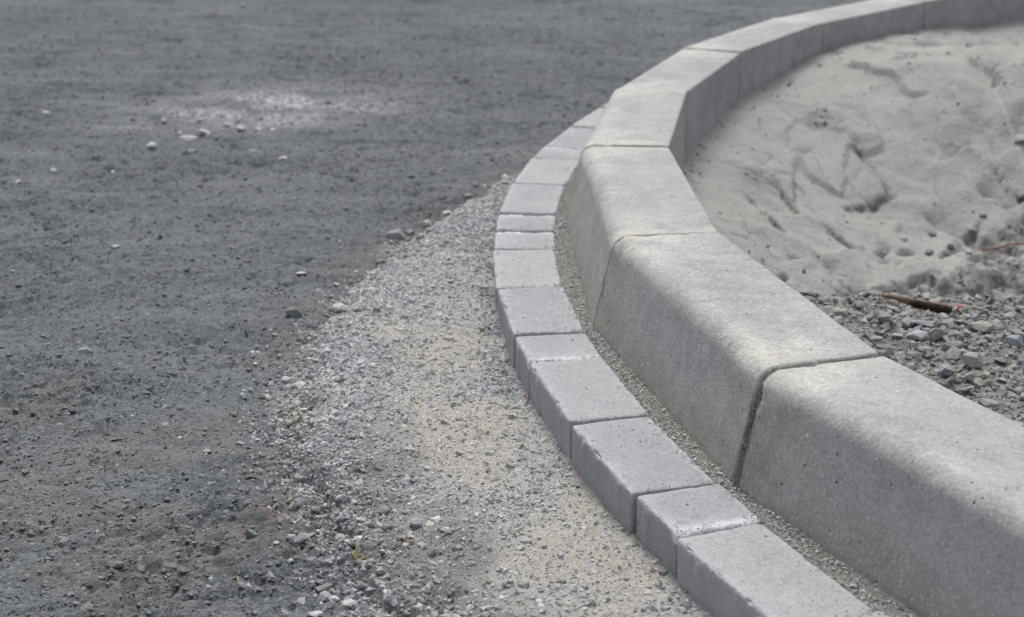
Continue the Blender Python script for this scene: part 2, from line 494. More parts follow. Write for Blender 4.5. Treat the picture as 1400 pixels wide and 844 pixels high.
VZ = top + (.0032 * np.clip(.75 - f1, 0, 1) * (.3 + v1) + .005 * np.clip(.7 - f2, 0, 1) * (v2 > .55)) * (1 - .55 * vm_beige) + .0030 * fbm(VX, VY, .045, 4, 21, .6)
VZ = VZ - .0045 * ss(.28, .6, fbm(VX, VY, .035, 3, 23)) * (1 - .6 * vm_beige)
drop = ss(.90, 1.10, ve)
VZ = VZ - drop * .075
vdark = np.clip(ss(.42, .92, ve + .34 * fbm(VX, VY, .09, 4, 33)) * ss(189, 196, VD) * 1.05, 0, 1)
me = mesh_np("gravel_verge", np.c_[VX.ravel(), VY.ravel(), VZ.ravel()], grid_faces(len(va), len(vr)),
             {"beige": vm_beige.ravel(), "dark": vdark.ravel()})
verge = tag(link("gravel_verge", me, M_VERGE), "strip of pale grey gravel and beige sand outside the pavers", None, None, "structure")
def zverge(x, y):
    r, a = polar(np.asarray(x, float), np.asarray(y, float))
    return bil(va, vr, VZ, np.radians(a), r)
def ztop(x, y):
    r, a = polar(np.asarray(x, float), np.asarray(y, float))
    inv = (a > 155.2) & (a < 216.8) & (r > PO - .01) & (r < PO + .41)
    zr = zroad(x, y)
    return np.where(inv, np.maximum(zr, zverge(x, y)), zr)

FPX = 2270.5
def at(u, v, z):
    """photo measurement -> ground position at height z (metres)"""
    a_ = (u - 700) / FPX; b_ = -(v - 422) / FPX
    dy = math.cos(PITCH) + b_ * math.sin(PITCH); dz = -math.sin(PITCH) + b_ * math.cos(PITCH)
    t_ = (z - ZC) / dz
    return a_ * t_, dy * t_, t_

# ------------------------------------------------------------------ bed behind the kerb
def bed_macro(x, y):
    r, a = polar(x, y)
    rho = RB - r
    zk = np.interp(a, [120, 130, 137, 143, 155, 165, 176, 188, 199, 215], [.045, .036, .026, .012, .014, -.006, -.03, -.06, -.05, -.05])
    z = zk - .40 * np.clip(rho, 0, .8)
    z = np.maximum(z, -.20 + .02 * (y - 2.5)) + .055 * np.clip(y - 3.0, 0, 2) * np.clip(rho, 0, 1)
    z = z + .27 * np.exp(-((x - 1.25) / .42) ** 2 - ((y - 3.70) / .42) ** 2) - .02 * np.exp(-((y - 2.68) / .12) ** 2)
    rub = ss(2.56, 2.36, y + .035 * fbm(x, y, .15, 2, 201) - .05 * (x - .6))
    z = z * (1 - rub) + rub * (-.048 - .03 * (2.3 - y))
    return z, rub, rho
bx = axis([(.15, .02), (.28, .0055), (1.05, .0055), (1.9, .012), (2.4, .05), (5.6, .25)])
by = axis([(-.4, .2), (1.0, .03), (1.6, .006), (3.2, .006), (4.9, .012), (5.3, .2)])
BX, BY = np.meshgrid(bx, by)
BZ, rub, rho = bed_macro(BX, BY)
BZ = BZ + .010 * fbm(BX, BY, .45, 2, 210) + .006 * fbm(BX, BY, .16, 3, 211)
lump = ss(0.0, .35, fbm(BX, BY, .20, 3, 212) + .75 * np.exp(-((BX - .95) / .28) ** 2 - ((BY - 2.70) / .22) ** 2) - .30)
f1, v1 = worley(BX, BY, .034, 25)
BZ = BZ + lump * (.011 * np.clip(.8 - f1, 0, 1) * (.2 + v1) + .008 * fbm(BX, BY, .05, 4, 213, .6)) + .0015 * fbm(BX, BY, .03, 3, 214)
damp = lump * .85
# ridged, wind-dried and shovelled relief
wx = BX + .10 * fbm(BX, BY, .30, 3, 240); wy = BY + .10 * fbm(BX, BY, .30, 3, 241)
rdg = 1 - abs(fbm(wx * .55 + wy * .35, wy * .8 - wx * .5, .20, 3, 242)) * 2.2
pe, pv, pt = plates(wx + .30 * wy, .36 * wy - .10 * wx, .135, 260)
qe, qv, qt = plates(wx, wy, .055, 270)
BZ = BZ + (.009 * (pv - .5) + .034 * pt) * ss(.0, .035, pe) * (1 - rub) * ss(.02, .15, rho)
damp = np.maximum(damp, .5 * (1 - ss(.0, .04, pe)) * ss(-.15, .05, fbm(BX, BY, .15, 2, 261)) * (1 - rub))  # slab edges darkened: painted shade of thin cracks, not moisture
BZ = BZ + lump * .010 * ((qv - .5) + 1.5 * qt - .6 * (1 - ss(0, .25, qe))) * (1 - rub)
BZ = BZ + (.002 * np.clip(rdg, 0, 1) ** 3 + .007 * fbm(wx, wy, .12, 5, 243, .58)) * (1 - rub) * (.35 + .65 * ss(.0, .15, rho))
BZ = BZ - .004 * ss(.25, .5, fbm(wx * 1.6, wy * .7, .10, 3, 244)) * (1 - rub)
# damp, disturbed foot of the bank with fingers reaching up the slope
ua = .55 * BX + .83 * BY; ub = .83 * BX - .55 * BY
fing = fbm(ua * .35, ub, .07, 4, 280, .6)
foot = ss(-.03, .06, (3.02 - BY) + .95 * (BX - .84) + .42 * fing) * (1 - rub) * ss(.08, .25, rho)
BZ = BZ - .012 * foot + foot * (.016 * ((qv - .5) + 1.4 * qt - .7 * (1 - ss(0, .22, qe))) + .010 * fbm(BX, BY, .04, 4, 281, .6))
damp = np.maximum(damp, foot * (.65 + .5 * ss(-.2, .3, fbm(BX, BY, .05, 3, 282))))
# trowel lines and cracks pressed into the sand, their shade painted in as dark lines
def hit(u, v):
    z_ = -.05
    for _ in range(12):
        x_, y_, _t = at(u, v, z_)
        z_ = .5 * z_ + .5 * float(bed_macro(np.array(x_), np.array(y_))[0])
    return x_, y_
CRACK = []; crack_shade = np.zeros(BX.shape)
for pix, A, wd, gw, gd in (([(1146, 172), (1178, 213), (1206, 246), (1228, 276)], .012, .10, .008, .009), ([(1228, 258), (1192, 274), (1150, 284)], .009, .07, .006, .005), ([(1028, 236), (1062, 213), (1118, 200)], .012, .08, .007, .004),
                           ([(1016, 258), (1046, 288), (1080, 322)], -.009, .07, .005, .006), ([(1278, 226), (1322, 196), (1362, 166)], .014, .12, .007, .002), ([(1118, 348), (1150, 368), (1192, 392)], .013, .06, .010, .008),
                           ([(1258, 286), (1300, 312), (1342, 338)], .012, .09, .007, .006), ([(1330, 250), (1362, 268), (1392, 286)], .013, .08, .008, .008), ([(1060, 250), (1078, 276), (1092, 296)], -.008, .06, .005, .005),
                           ([(1300, 66), (1345, 84), (1390, 96)], .010, .10, .007, .005), ([(1230, 140), (1275, 120), (1310, 112)], .009, .10, .006, .002), ([(1120, 300), (1150, 326), (1172, 342)], -.009, .06, .006, .005)):
    P = [hit(u, v) for u, v in pix]
    CRACK.append(P)
    best = np.full(BX.shape, 9.); sd_ = np.zeros(BX.shape); ta = np.zeros(BX.shape)
    for q in range(len(P) - 1):
        tt, dd = seg_d(BX, BY, P[q], P[q + 1])
        L_ = math.hypot(P[q + 1][0] - P[q][0], P[q + 1][1] - P[q][1])
        ov = np.maximum(np.maximum(-tt, tt - 1), 0) * L_
        al = np.hypot(dd, ov); m_ = al < best
        best = np.where(m_, al, best); sd_ = np.where(m_, dd, sd_); ta = np.where(m_, (q + np.clip(tt, 0, 1)) / (len(P) - 1), ta)
    j_ = .010 * fbm(BX, BY, .05, 3, 290) + .005 * fbm(BX, BY, .018, 2, 291)
    sd_ = (sd_ + j_) * (1 if A > 0 else -1)
    tap = ss(0, .3, ta) * ss(1, .8, ta) * (best < .3) * np.exp(-np.maximum(best - abs(sd_) - .01, 0) / .02)
    step = ss(-.005, .006, sd_) * np.exp(-np.clip(sd_, 0, 9) / wd)
    brk = ss(-.35, .15, fbm(BX, BY, .03, 3, 292))
    BZ = BZ - abs(A) * 1.35 * step * tap - 1.3 * gd * np.exp(-(sd_ / gw) ** 2) * tap * brk
    damp = np.maximum(damp, .9 * np.exp(-(sd_ / (gw * 1.2)) ** 2) * tap * brk)  # groove shade painted through the damp mask
    crack_shade = np.maximum(crack_shade, (.95 if gd > .0045 else .35) * np.exp(-(sd_ / (gw * .55)) ** 2) * tap * brk)
BZ = BZ + rub * (.010 * fbm(BX, BY, .06, 4, 230, .65))
damp = np.clip(np.maximum(damp, rub), 0, 1)
# crumbled edge where the sand meets the back of the kerb

F = grid_faces(len(bx), len(by))
br, _ = polar(BX, BY)
keep = (br.ravel()[F] < RB + .055).all(1)
F = F[keep]
used = np.zeros(BX.size, bool); used[F.ravel()] = True
remap = np.cumsum(used) - 1
me = mesh_np("sand_bed", np.c_[BX.ravel(), BY.ravel(), BZ.ravel()][used], remap[F], {"damp": damp.ravel()[used], "crack_shade": crack_shade.ravel()[used]})
bed = tag(link("sand_bed", me, M_SAND), "pale sand bed with shovel marks behind the kerb", None, None, "structure")
def zbed(x, y):
    return bil(bx, by, BZ, np.asarray(x, float), np.asarray(y, float))

# ------------------------------------------------------------------ kerb
def kerb_profile():
    p = [(0, -.13)]
    for z in np.linspace(-.10, HK - .006, 12): p.append((0, z))
    for k in range(4):
        a = math.radians(180 - 30 * (k + .5) * .75); p.append((.004 + .004 * math.cos(a), HK - .004 + .004 * math.sin(a)))
    for q in np.linspace(.008, .098, 16): p.append((q, HK))
    # fillet between the top and a face battered from (.141, HK) to (.168, 0)
    fx, fz = .168 - .141, -HK
    L = math.hypot(fx, fz); fx /= L; fz /= L
    R_ = .024
    turn = math.acos(fx)                                  # angle between +q and the face direction
    tl = R_ * math.tan(turn / 2)
    c = (.141 - tl, HK - R_)
    for k in range(13):
        a = math.pi / 2 - turn * k / 12
        p.append((c[0] + R_ * math.cos(a), c[1] + R_ * math.sin(a)))
    e = p[-1]
    for k in range(1, 19):
        s = k / 18
        p.append((e[0] + (.168 - e[0]) * s, e[1] * (1 - s)))
    p += [(.170, -.02), (.170, -.07), (.170, -.13)]
    return np.array(p)
KP = kerb_profile()
kerb = bpy.data.objects.new("kerb", None); COL.objects.link(kerb)
kerb.location = (*pol(RB + .08, 180), -.13)
tag(kerb, "curved concrete kerb of straight round-edged blocks with mortared joints", "kerb")
kl = Vector(kerb.location)

def section(a, shift, dirv):
    a = math.radians(a); e = np.array([math.cos(a), math.sin(a)])
    xy = np.array([CX, CY]) + (RB + KP[:, 0])[:, None] * e + dirv * shift
    return np.c_[xy, KP[:, 1]]
def kerb_stone(i):
    a0, a1 = KJ[i], KJ[i + 1]
    P0 = np.array(pol(RB + .08, a0)); P1 = np.array(pol(RB + .08, a1))
    dv = (P1 - P0) / np.linalg.norm(P1 - P0); LL = np.linalg.norm(P1 - P0)
    A = section(a0, GAP[i] / 2, dv); B = section(a1, -GAP[i + 1] / 2, dv)
    if 1 <= i <= 4: u = np.r_[0, .0016, .004, .008, np.linspace(.014, LL - .014, 64), LL - .008, LL - .004, LL - .0016, LL] / LL
    else: u = np.r_[0, .002, .006, np.linspace(.02, LL - .02, 26), LL - .006, LL - .002, LL] / LL
    npf = len(KP)
    # profile normals for rounding the ends and for the relief
    tn = np.gradient(KP, axis=0); tn /= np.linalg.norm(tn, axis=1)[:, None]
    nq, nz = -tn[:, 1], tn[:, 0]
    am = math.radians((a0 + a1) / 2); e = np.array([math.cos(am), math.sin(am)])
    N = np.c_[nq[:, None] * e, nz]
    X = A[None] * (1 - u)[:, None, None] + B[None] * u[:, None, None]
    de = np.minimum(u, 1 - u) * LL
    rnd = np.where(de < .004, .004 - np.sqrt(np.maximum(.004 ** 2 - (.004 - de) ** 2, 0)), 0) * .8
    s = np.cumsum(np.r_[0, np.linalg.norm(np.diff(KP, axis=0), axis=1)])
    UU, SS = np.meshgrid(u * LL, s, indexing='ij')
    rel = .0008 * fbm(UU, SS, .09, 3, 300 + i) + .00018 * fbm(UU, SS, .016, 2, 330 + i)
    chips = -.0040 * ss(.15, .5, fbm(UU + 9, SS, .02, 2, 350 + i)) * np.exp(-de / .004)[:, None]
    X = X + N[None] * (rel + chips - rnd[:, None])[..., None]
    n = len(u)
    V = X.reshape(-1, 3)
    ii, jj = np.meshgrid(np.arange(n - 1), np.arange(npf - 1), indexing='ij')
    b0 = (ii * npf + jj).ravel()
    F = np.c_[b0, b0 + 1, b0 + npf + 1, b0 + npf]
    # end caps as quad strips across the profile
    caps = []
    for k, o in ((0, 0), (n - 1, (n - 1) * npf)):
        for m in range((npf - 1) // 2):
            q = [o + m, o + m + 1, o + npf - 2 - m, o + npf - 1 - m]
            if len(set(q)) == 4: caps.append(q[::-1] if k == 0 else q)
    F = np.concatenate([F, np.array(caps)])[:, ::-1]
    # attributes: lime bloom at the ends and along the rounded edge; greenish-beige bloom low at the ends
    DE = np.repeat(de[:, None], npf, 1); Q = np.repeat(KP[None, :, 0], n, 0); Z = np.repeat(KP[None, :, 1], n, 0)
    face = ss(.10, .12, Q) * ss(HK - .012, HK - .03, Z)
    wob = .06 * fbm(UU, SS, .12, 3, 370 + i)
    ends = ss(.17, .0, DE + wob)
    fil = np.exp(-((Q - .122) / .022) ** 2) * ss(HK - .03, HK - .006, Z)
    cream = np.clip(ends * (.95 * ss(.015, .09, Q) * (1 - face) + .42 * face) + .60 * fil * ss(-.45, .3, fbm(UU, SS, .10, 3, 380 + i)) + .06, 0, 1)
    moss = np.clip(face * (ss(.15, .0, DE + wob) * .9 + ss(.055, .0, Z + wob * .4) * 1.1), 0, 1)
    topm = ss(HK - .012, HK - .002, Z)
    yellow = np.clip((ss(.030, .0, abs(DE - .014) + wob * .2) * .9 if i in (3, 4) else ss(.05, .0, DE + wob) * .45) * topm + .5 * fil * ends, 0, 1)
    P_off = {1: 0, 2: 0, 3: -.0012, 4: .0008, 5: -.0015, 6: .0016, 7: -.001, 8: .0012}.get(i, 0)
    V = V + np.array([0, 0, P_off]) * (V[:, 2:3] > -.12)
    V = V - np.array(kl)
    me = mesh_np("kerb_stone", V, F, {"cream": cream.ravel(), "moss": moss.ravel(), "yellow": yellow.ravel()})
    return link("kerb_stone", me, M_KERB, kerb)
for i in range(len(KJ) - 1):
    kerb_stone(i)

def joint_fill(i, depth, half, mat, seed, z0=-.13):
    a = math.radians(KJ[i]); e = np.array([math.cos(a), math.sin(a)]); tdir = np.array([-e[1], e[0]])
    s = np.r_[0, np.cumsum(np.linalg.norm(np.diff(KP, axis=0), axis=1))]
    sf = np.arange(0, s[-1], .0022)
    q = np.interp(sf, s, KP[:, 0]); z = np.interp(sf, s, KP[:, 1])
    tq = np.gradient(q); tz = np.gradient(z); l = np.hypot(tq, tz); nq, nz = -tz / l, tq / l
    w = np.linspace(-half, half, 9)
    SF, W = np.meshgrid(sf, w, indexing='ij')
    dep = depth + (.007 * ss(.1 * half, -.7 * half, W) if i == 2 else 0) + (.0040 if i == 2 else .0020) * fbm(SF, W + seed, .006, 3, 400 + seed) + .0012 * fbm(SF, W * 0 + seed, .03, 2, 410 + seed)
    qq = q[:, None] - nq[:, None] * dep; zz = z[:, None] - nz[:, None] * dep
    xy = np.array([CX, CY])[None, None] + (RB + qq)[..., None] * e + W[..., None] * tdir
    V = np.concatenate([xy, zz[..., None]], -1).reshape(-1, 3) - np.array(kl)
    me = mesh_np("mortar_joint", V, grid_faces(len(w), len(sf)), None)
    return link("mortar_joint", me, mat, kerb)
for i in range(1, len(KJ) - 1):
    joint_fill(i, .0030 if i == 2 else .0026, GAP[i] / 2 + .0015, M_MORTAR, i)

# smear of mortar down the open joint, on the face of the near block
def smear():
    a = math.radians(KJ[2] + .16); e = np.array([math.cos(a), math.sin(a)]); td = np.array([math.sin(a), -math.cos(a)])
    n = 70; m = 9
    V = []
    P0 = np.array(pol(RB + .08, KJ[1])); P1 = np.array(pol(RB + .08, KJ[2])); dv = (P0 - P1) / np.linalg.norm(P0 - P1)
    a2 = math.radians(KJ[2]); e2 = np.array([math.cos(a2), math.sin(a2)])
    for k in range(n):
        z = -.004 + (HK - .036) * k / (n - 1)
        q = .168 - (.168 - .141) * z / HK
        wid = .0125 - .005 * k / n + .005 * float(fbm(np.array([k * .06]), np.array([.3]), .3, 3, 5)[0])
        for j in range(m):
            s = j / (m - 1)
            hgt = .0026 * math.sin(math.pi * s) ** .5 + .0030 * float(fbm(np.array([k * .004]), np.array([s * .01]), .005, 2, 6)[0]) - .0002
            xy = np.array([CX, CY]) + e2 * (RB + q + hgt) + dv * (.0008 + wid * s - .003)
            V.append((*xy, z))
    me = mesh_np("mortar_smear", np.array(V) - np.array(kl), grid_faces(m, n), None)
    link("mortar_smear", me, M_MORTAR, kerb)
smear()

# ------------------------------------------------------------------ pavers
def paver_mesh(L, W, H, seed, cut=0):
    """rounded block, origin at the centre of its top; +x along the course, -y outward; cut: +1/-1 = sawn ragged end"""
    def ax(l, st, r): return np.unique(np.r_[-l / 2, -l / 2 + r * .35, -l / 2 + r, np.linspace(-l / 2 + 2 * r, l / 2 - 2 * r, max(2, int(l / st))), l / 2 - r, l / 2 - r * .35, l / 2])
    R_ = .0042
    X = ax(L, .0045, R_); Y = ax(W, .0055, R_); Z = ax(H, .006, R_) - H / 2
    V = []; F = []; off = 0
    def face(U, Wd, fn, flip):
        nonlocal off
        A, B = np.meshgrid(U, Wd)
        V.append(fn(A.ravel(), B.ravel())); f = grid_faces(len(U), len(Wd)) + off
        F.append(f[:, ::-1] if flip else f); off += A.size
    o = np.ones
    face(X, Y, lambda a, b: np.c_[a, b, 0 * a], False)
    face(X, Z, lambda a, b: np.c_[a, 0 * a - W / 2, b], False)
    face(X, Z, lambda a, b: np.c_[a, 0 * a + W / 2, b], True)
    face(Y, Z, lambda a, b: np.c_[0 * a + L / 2, a, b], False)
    face(Y, Z, lambda a, b: np.c_[0 * a - L / 2, a, b], True)
    P = np.concatenate(V); F = np.concatenate(F)
    hx, hy = L / 2, W / 2
    # round the edges
    core = np.c_[np.clip(P[:, 0], -hx + R_, hx - R_), np.clip(P[:, 1], -hy + R_, hy - R_), np.clip(P[:, 2], -H, -R_)]
    dlt = P - core; ln = np.linalg.norm(dlt, axis=1)
    # radial projection with a flattened inner part
    Pn = core + dlt / np.maximum(ln, 1e-9)[:, None] * np.minimum(ln, R_)[:, None]
    nrm = dlt / np.maximum(ln, 1e-9)[:, None]
    nrm[ln < 1e-9] = 0
    P0 = P
    ex = np.minimum(hx - abs(P0[:, 0]), 1); ey = hy - abs(P0[:, 1]); ez = -P0[:, 2]
    de = np.sort(np.c_[ex, ey, ez], axis=1)[:, 1]           # distance to the nearest edge
    u = P0[:, 0] + P0[:, 2] * .7 + seed; v = P0[:, 1] + P0[:, 2] * .6
    rel = .0012 * fbm(P0[:, 0] + P0[:, 1], P0[:, 2] * .12, .012, 3, seed + 5) * (ez > .008) + .0006 * fbm(u, v, .04, 3, seed) + .0003 * fbm(u, v, .009, 2, seed + 3)
    chip = -.0052 * ss(.25, .6, fbm(u, v, .020, 3, seed + 7)) * np.exp(-de / .004)
    # vertical spacer ribs on the long sides
    rib = 0
    for c0 in ((-L * .30, L * .27) if L > .15 else (L * .22,)):
        rib = rib + .0016 * ss(.0085, .0055, abs(P0[:, 0] - c0)) * (ey < 1e-6) * ss(.003, .008, ez)
    endc = 0
    if cut:
        dc = hx - cut * P0[:, 0]
        endc = -.0045 * np.exp(-dc / .004) * (.4 + ss(-.2, .4, fbm(u, v, .012, 3, seed + 11))) * (ez < .012)
    N = nrm.copy()
    flat_top = ez < 1e-6
    N = np.where((np.linalg.norm(N, axis=1) < .5)[:, None], np.array([0, 0, 1.]), N)
    Q = Pn + N * (rel + chip)[:, None]
    Q[:, 1] += np.sign(P0[:, 1]) * rib
    Q[:, 2] += endc
    edge = np.clip(np.exp(-de / .0045) * (ez < .012) + .35 * np.exp(-ey / .012) * (ez < .003), 0, 1)
    chalk = np.zeros(len(P))
    if cut:
        dc = hx - cut * P0[:, 0]
        chalk = np.clip(1.35 * np.exp(-(dc / .008) ** 2) * (ez < .012) + .35 * np.exp(-dc / .02) * (ez < .004), 0, 1)
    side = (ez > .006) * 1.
    return mesh_np("paver", Q, F, {"edge": edge, "chalk": chalk, "side": side})

row = bpy.data.objects.new("paver_course", None); COL.objects.link(row)
row.location = (*pol(2.79, 180), -.09)
tag(row, "single curved course of light grey concrete pavers along the kerb foot", "paving")
rl = Vector(row.location)
WP = PO - PI_
full = [paver_mesh(.1965, WP, .085, 20 + 31 * k) for k in range(3)]
halfp = [paver_mesh(.0985, WP, .085, 500, 1), paver_mesh(.0985, WP, .085, 540, -1)]
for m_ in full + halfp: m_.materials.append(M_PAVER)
JA = [219.0, 216.9, 212.8, 209.1, 205.2, 201.02, 198.97, 194.9, 190.72, 188.55, 184.35, 180.2, 178.05, 176.0, 171.85, 167.6, 165.5, 161.4, 157.3, 155.2, 151.1, 147.0, 144.9, 140.8, 136.7, 134.6, 130.5, 126.4]
for k in range(len(JA) - 1):
    a0, a1 = JA[k], JA[k + 1]; am = (a0 + a1) / 2
    isf = (a0 - a1) > 3
    # white crumbled seams: between 205.2-201.02 block and its half, at 190.7 and at 178.05
    if isf: me = full[k % 3]
    else: me = halfp[1] if abs(a0 - 201.02) < .1 or abs(a0 - 190.72) < .1 else halfp[0]
    o = link("paver", me, None, row)
    x, y = pol(PI_ + WP / 2 + random.uniform(-.0012, .0012), am)
    o.location = Vector((x, y, random.uniform(-.003, .002))) - rl
    ideal = math.radians(a0 - a1) * PI_ - .0012
    o.scale = (ideal / (.1965 if isf else .0985), 1, 1)
    # +x follows decreasing angle, -y (face with ribs both sides) outward
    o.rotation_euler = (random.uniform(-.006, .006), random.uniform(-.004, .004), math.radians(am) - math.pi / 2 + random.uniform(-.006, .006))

# dirt that fills the joints between the pavers, and grit between pavers and kerb: one sheet under each
def ring_sheet(name, r0, r1, a0, a1, zf, mat, na, nr, label):
    A = np.radians(np.linspace(a0, a1, na)); R_ = np.linspace(r0, r1, nr)
    AA, RR = np.meshgrid(A, R_)
    X = CX + RR * np.cos(AA); Y = CY + RR * np.sin(AA)
    Z = zf(X, Y, RR, np.degrees(AA))
    me = mesh_np(name, np.c_[X.ravel(), Y.ravel(), Z.ravel()], grid_faces(na, nr))
    return tag(link(name, me, mat), label, None, None, "structure"), (A, R_, Z)
ring_sheet("joint_sand", PI_ - .004, PO - .004, 120, 222, lambda x, y, r, a: -.009 + .004 * fbm(x, y, .02, 3, 600), M_JOINT, 1400, 12, "dark sand packed in the joints between the pavers")
def gz(x, y, r, a): return -.0045 + .003 * fbm(x, y, .03, 3, 610) + .0018 * fbm(x, y, .007, 2, 611)
grit, GRD = ring_sheet("grit_bed", 2.690, PI_ + .003, 120, 222, gz, M_GRIT, 1100, 14, "strip of packed grit between pavers and kerb foot")

# ------------------------------------------------------------------ bulk stones
# visible patch sampling helpers
def scatter(n, x0, x1, y0, y1, bias=1.0):
    x = rng.uniform(x0, x1, n); y = y0 + (y1 - y0) * rng.random(n) ** bias
    return x, y
# gravel on the verge
N = 90000
a = rng.uniform(157, 214, N); r = PO + .004 + rng.random(N) * .40
x, y = pol(r, a)
tp, e, wv_ = verge_macro(x, y, r, a)
bz = bil(va, vr, vm_beige, np.radians(a), r)
dens = np.where(e < 1.04, np.where(rng.random(N) < bz * .6, 0, 1), (rng.random(N) < np.exp(-(e - 1.04) / .05) * .8))
dens = dens * (rng.random(N) < ss(213, 205, a) * .9 + .1) * (ztop(x, y) > -.12)
k = dens > 0
x, y, a, r, e, bz = x[k], y[k], a[k], r[k], e[k], bz[k]
n = len(x)
size = np.exp(rng.normal(math.log(.0019), .48, n)) * (1 + .35 * (e > .8)) * np.where(y > 2.6, 1.25, 1)
size = np.clip(size, .0011, .008)
clump = fbm(x, y, .10, 3, 700)
tint = np.clip(.52 + .22 * rng.normal(size=n) + .25 * clump - .30 * np.exp(-((r - PO) / .05) ** 2) * ss(196, 189, a) * ss(174, 180, a) - .26 * bil(va, vr, vdark, np.radians(a), r) - .10 * bil(va, vr, vstreak, np.radians(a), r), 0, 1)
warm = np.clip(bz * rng.random(n) ** .5 + .1 * rng.random(n), 0, 1) * (1 - bil(va, vr, vdark, np.radians(a), r) * .7)
stone_field("verge_gravel", np.c_[x, y, ztop(x, y) - size * .05], size, HULL_S, M_GRAVEL, tint, warm, .6, 11)
bpy.data.objects["verge_gravel"]["label"] = "fine crushed grey gravel strewn over the verge"
N = 9000
a = rng.uniform(160, 213, N); r = PO + .006 + rng.random(N) * verge_w(a) * .95
x, y = pol(r, a)
bz = bil(va, vr, vm_beige, np.radians(a), r)
k = (rng.random(N) > bz * .85) & (fbm(x, y, .07, 3, 705) > -.12)
x, y, a, r = x[k], y[k], a[k], r[k]; n = len(x)
size = np.clip(np.exp(rng.normal(math.log(.0036), .35, n)), .0022, .009)
tint = np.clip(.55 + .28 * rng.normal(size=n) - .25 * np.exp(-((r - PO) / .05) ** 2) * ss(196, 189, a) - .2 * bil(va, vr, vdark, np.radians(a), r), 0, 1)
stone_field("verge_chippings", np.c_[x, y, ztop(x, y) + size * .1 * rng.normal(size=n)], size, HULL_M, M_GRAVEL, tint, .3 * rng.random(n), .4, 21)
bpy.data.objects["verge_chippings"]["label"] = "larger grey chippings half bedded in the verge gravel"
# coarser pieces along the outer edge of the verge
N = 2600
a = rng.uniform(168, 212, N); e_ = np.clip(rng.normal(.92, .18, N), .1, 1.35)
x0, y0 = pol(PO + .2, a)
wv_ = verge_w(a) + .0
r = PO + e_ * wv_; x, y = pol(r, a)
size = np.clip(np.exp(rng.normal(math.log(.0034), .45, N)), .0018, .010)
tint = np.clip(.56 + .25 * rng.normal(size=N) - .42 * ss(190, 197, a) * (rng.random(N) < .75), 0, 1)
stone_field("edge_gravel", np.c_[x, y, ztop(x, y) + size * .12], size, HULL_M, M_GRAVEL, tint, rng.random(N) * .3, .45, 12)
bpy.data.objects["edge_gravel"]["label"] = "coarser gravel pieces along the ragged edge of the verge"
# broken asphalt fragments pressed into the road
HULL_F = [hull(8, 150 + i, (1, .80, .42)) for i in range(10)]
N = 105000
y = 1.28 + 4.4 * rng.random(N) ** 1.55
x = rng.uniform(-1, .62, N) * (.16 + .34 * y)
r, a = polar(x, y)
pk = fbm(x, y, .22, 3, 720) + .5 * fbm(x, y, .06, 2, 721)
k = (r > PO + verge_w(a) - .015) & (pk + .62 > rng.random(N) * .85)
x, y, pk = x[k], y[k], pk[k]; n = len(x)
size = np.clip(np.exp(rng.normal(math.log(.0025), .46, n)), .0013, .0085) * (1 + .08 * np.clip(y - 2, 0, 3))
br_ = bil(xs, ys, brown, x, y)
tone = fbm(x, y, .30, 3, 722)
tint = np.clip(.46 + .13 * rng.normal(size=n) + .32 * tone + .12 * fbm(x * .62 + y * .5, (y * .79 - x * .62) * 6, .6, 3, 723) + .45 * bil(xs, ys, dust, x, y) * rng.random(n) + .45 * (rng.random(n) < .012), 0, 1)
stone_field("road_crumbs", np.c_[x, y, zroad(x, y) + size * (-.06 + .15 * rng.normal(size=n))], size, HULL_F, M_CRUMB, tint, np.clip(br_ * 1.1, 0, 1) * rng.random(n) ** .5, .22, 13)
bpy.data.objects["road_crumbs"]["label"] = "broken dark asphalt fragments pressed into the road"
# grit grains along the kerb foot
N = 9000
a = rng.uniform(150, 208, N)
seg = np.clip(np.searchsorted(-np.array(KJ), -a) - 1, 0, len(KJ) - 2)
K = np.array(KJ); am = (K[seg] + K[seg + 1]) / 2; hf = (K[seg] - K[seg + 1]) / 2
kin = (RB + .1685) * np.cos(np.radians(hf)) / np.cos(np.radians(a - am))
r = kin + rng.random(N) ** .8 * (PI_ - kin + .002)
x, y = pol(r, a)
size = np.clip(np.exp(rng.normal(math.log(.0014), .42, N)), .0008, .0042)
z = bil(GRD[0], GRD[1], GRD[2], np.radians(a), r) + size * .3
stone_field("joint_grit", np.c_[x, y, z], size, HULL_S, M_GRAVEL, np.clip(.58 + .22 * rng.normal(size=N), 0, 1), rng.random(N) ** .6, .6, 14)
bpy.data.objects["joint_grit"]["label"] = "loose grit grains filling the gap at the kerb foot"
N = 2600
a = rng.uniform(150, 208, N); ja = np.array(JA); nj = ja[np.abs(ja[None] - a[:, None]).argmin(1)]
a = np.where(rng.random(N) < .55, nj + rng.normal(0, .10, N), a)
q = rng.random(N); r = np.where(rng.random(N) < .5, PI_ + .002 + .016 * q ** 2, PI_ + (PO - PI_ - .004) * q)
x, y = pol(r, a)
size = np.clip(np.exp(rng.normal(math.log(.0008), .4, N)), .0005, .0022)
stone_field("paver_grit", np.c_[x, y, np.full(N, .0004)], size, HULL_S, M_GRAVEL, np.clip(.5 + .25 * rng.normal(size=N), 0, 1), rng.random(N), .6, 22)
bpy.data.objects["paver_grit"]["label"] = "fine grit grains strewn over the paver tops and joints"
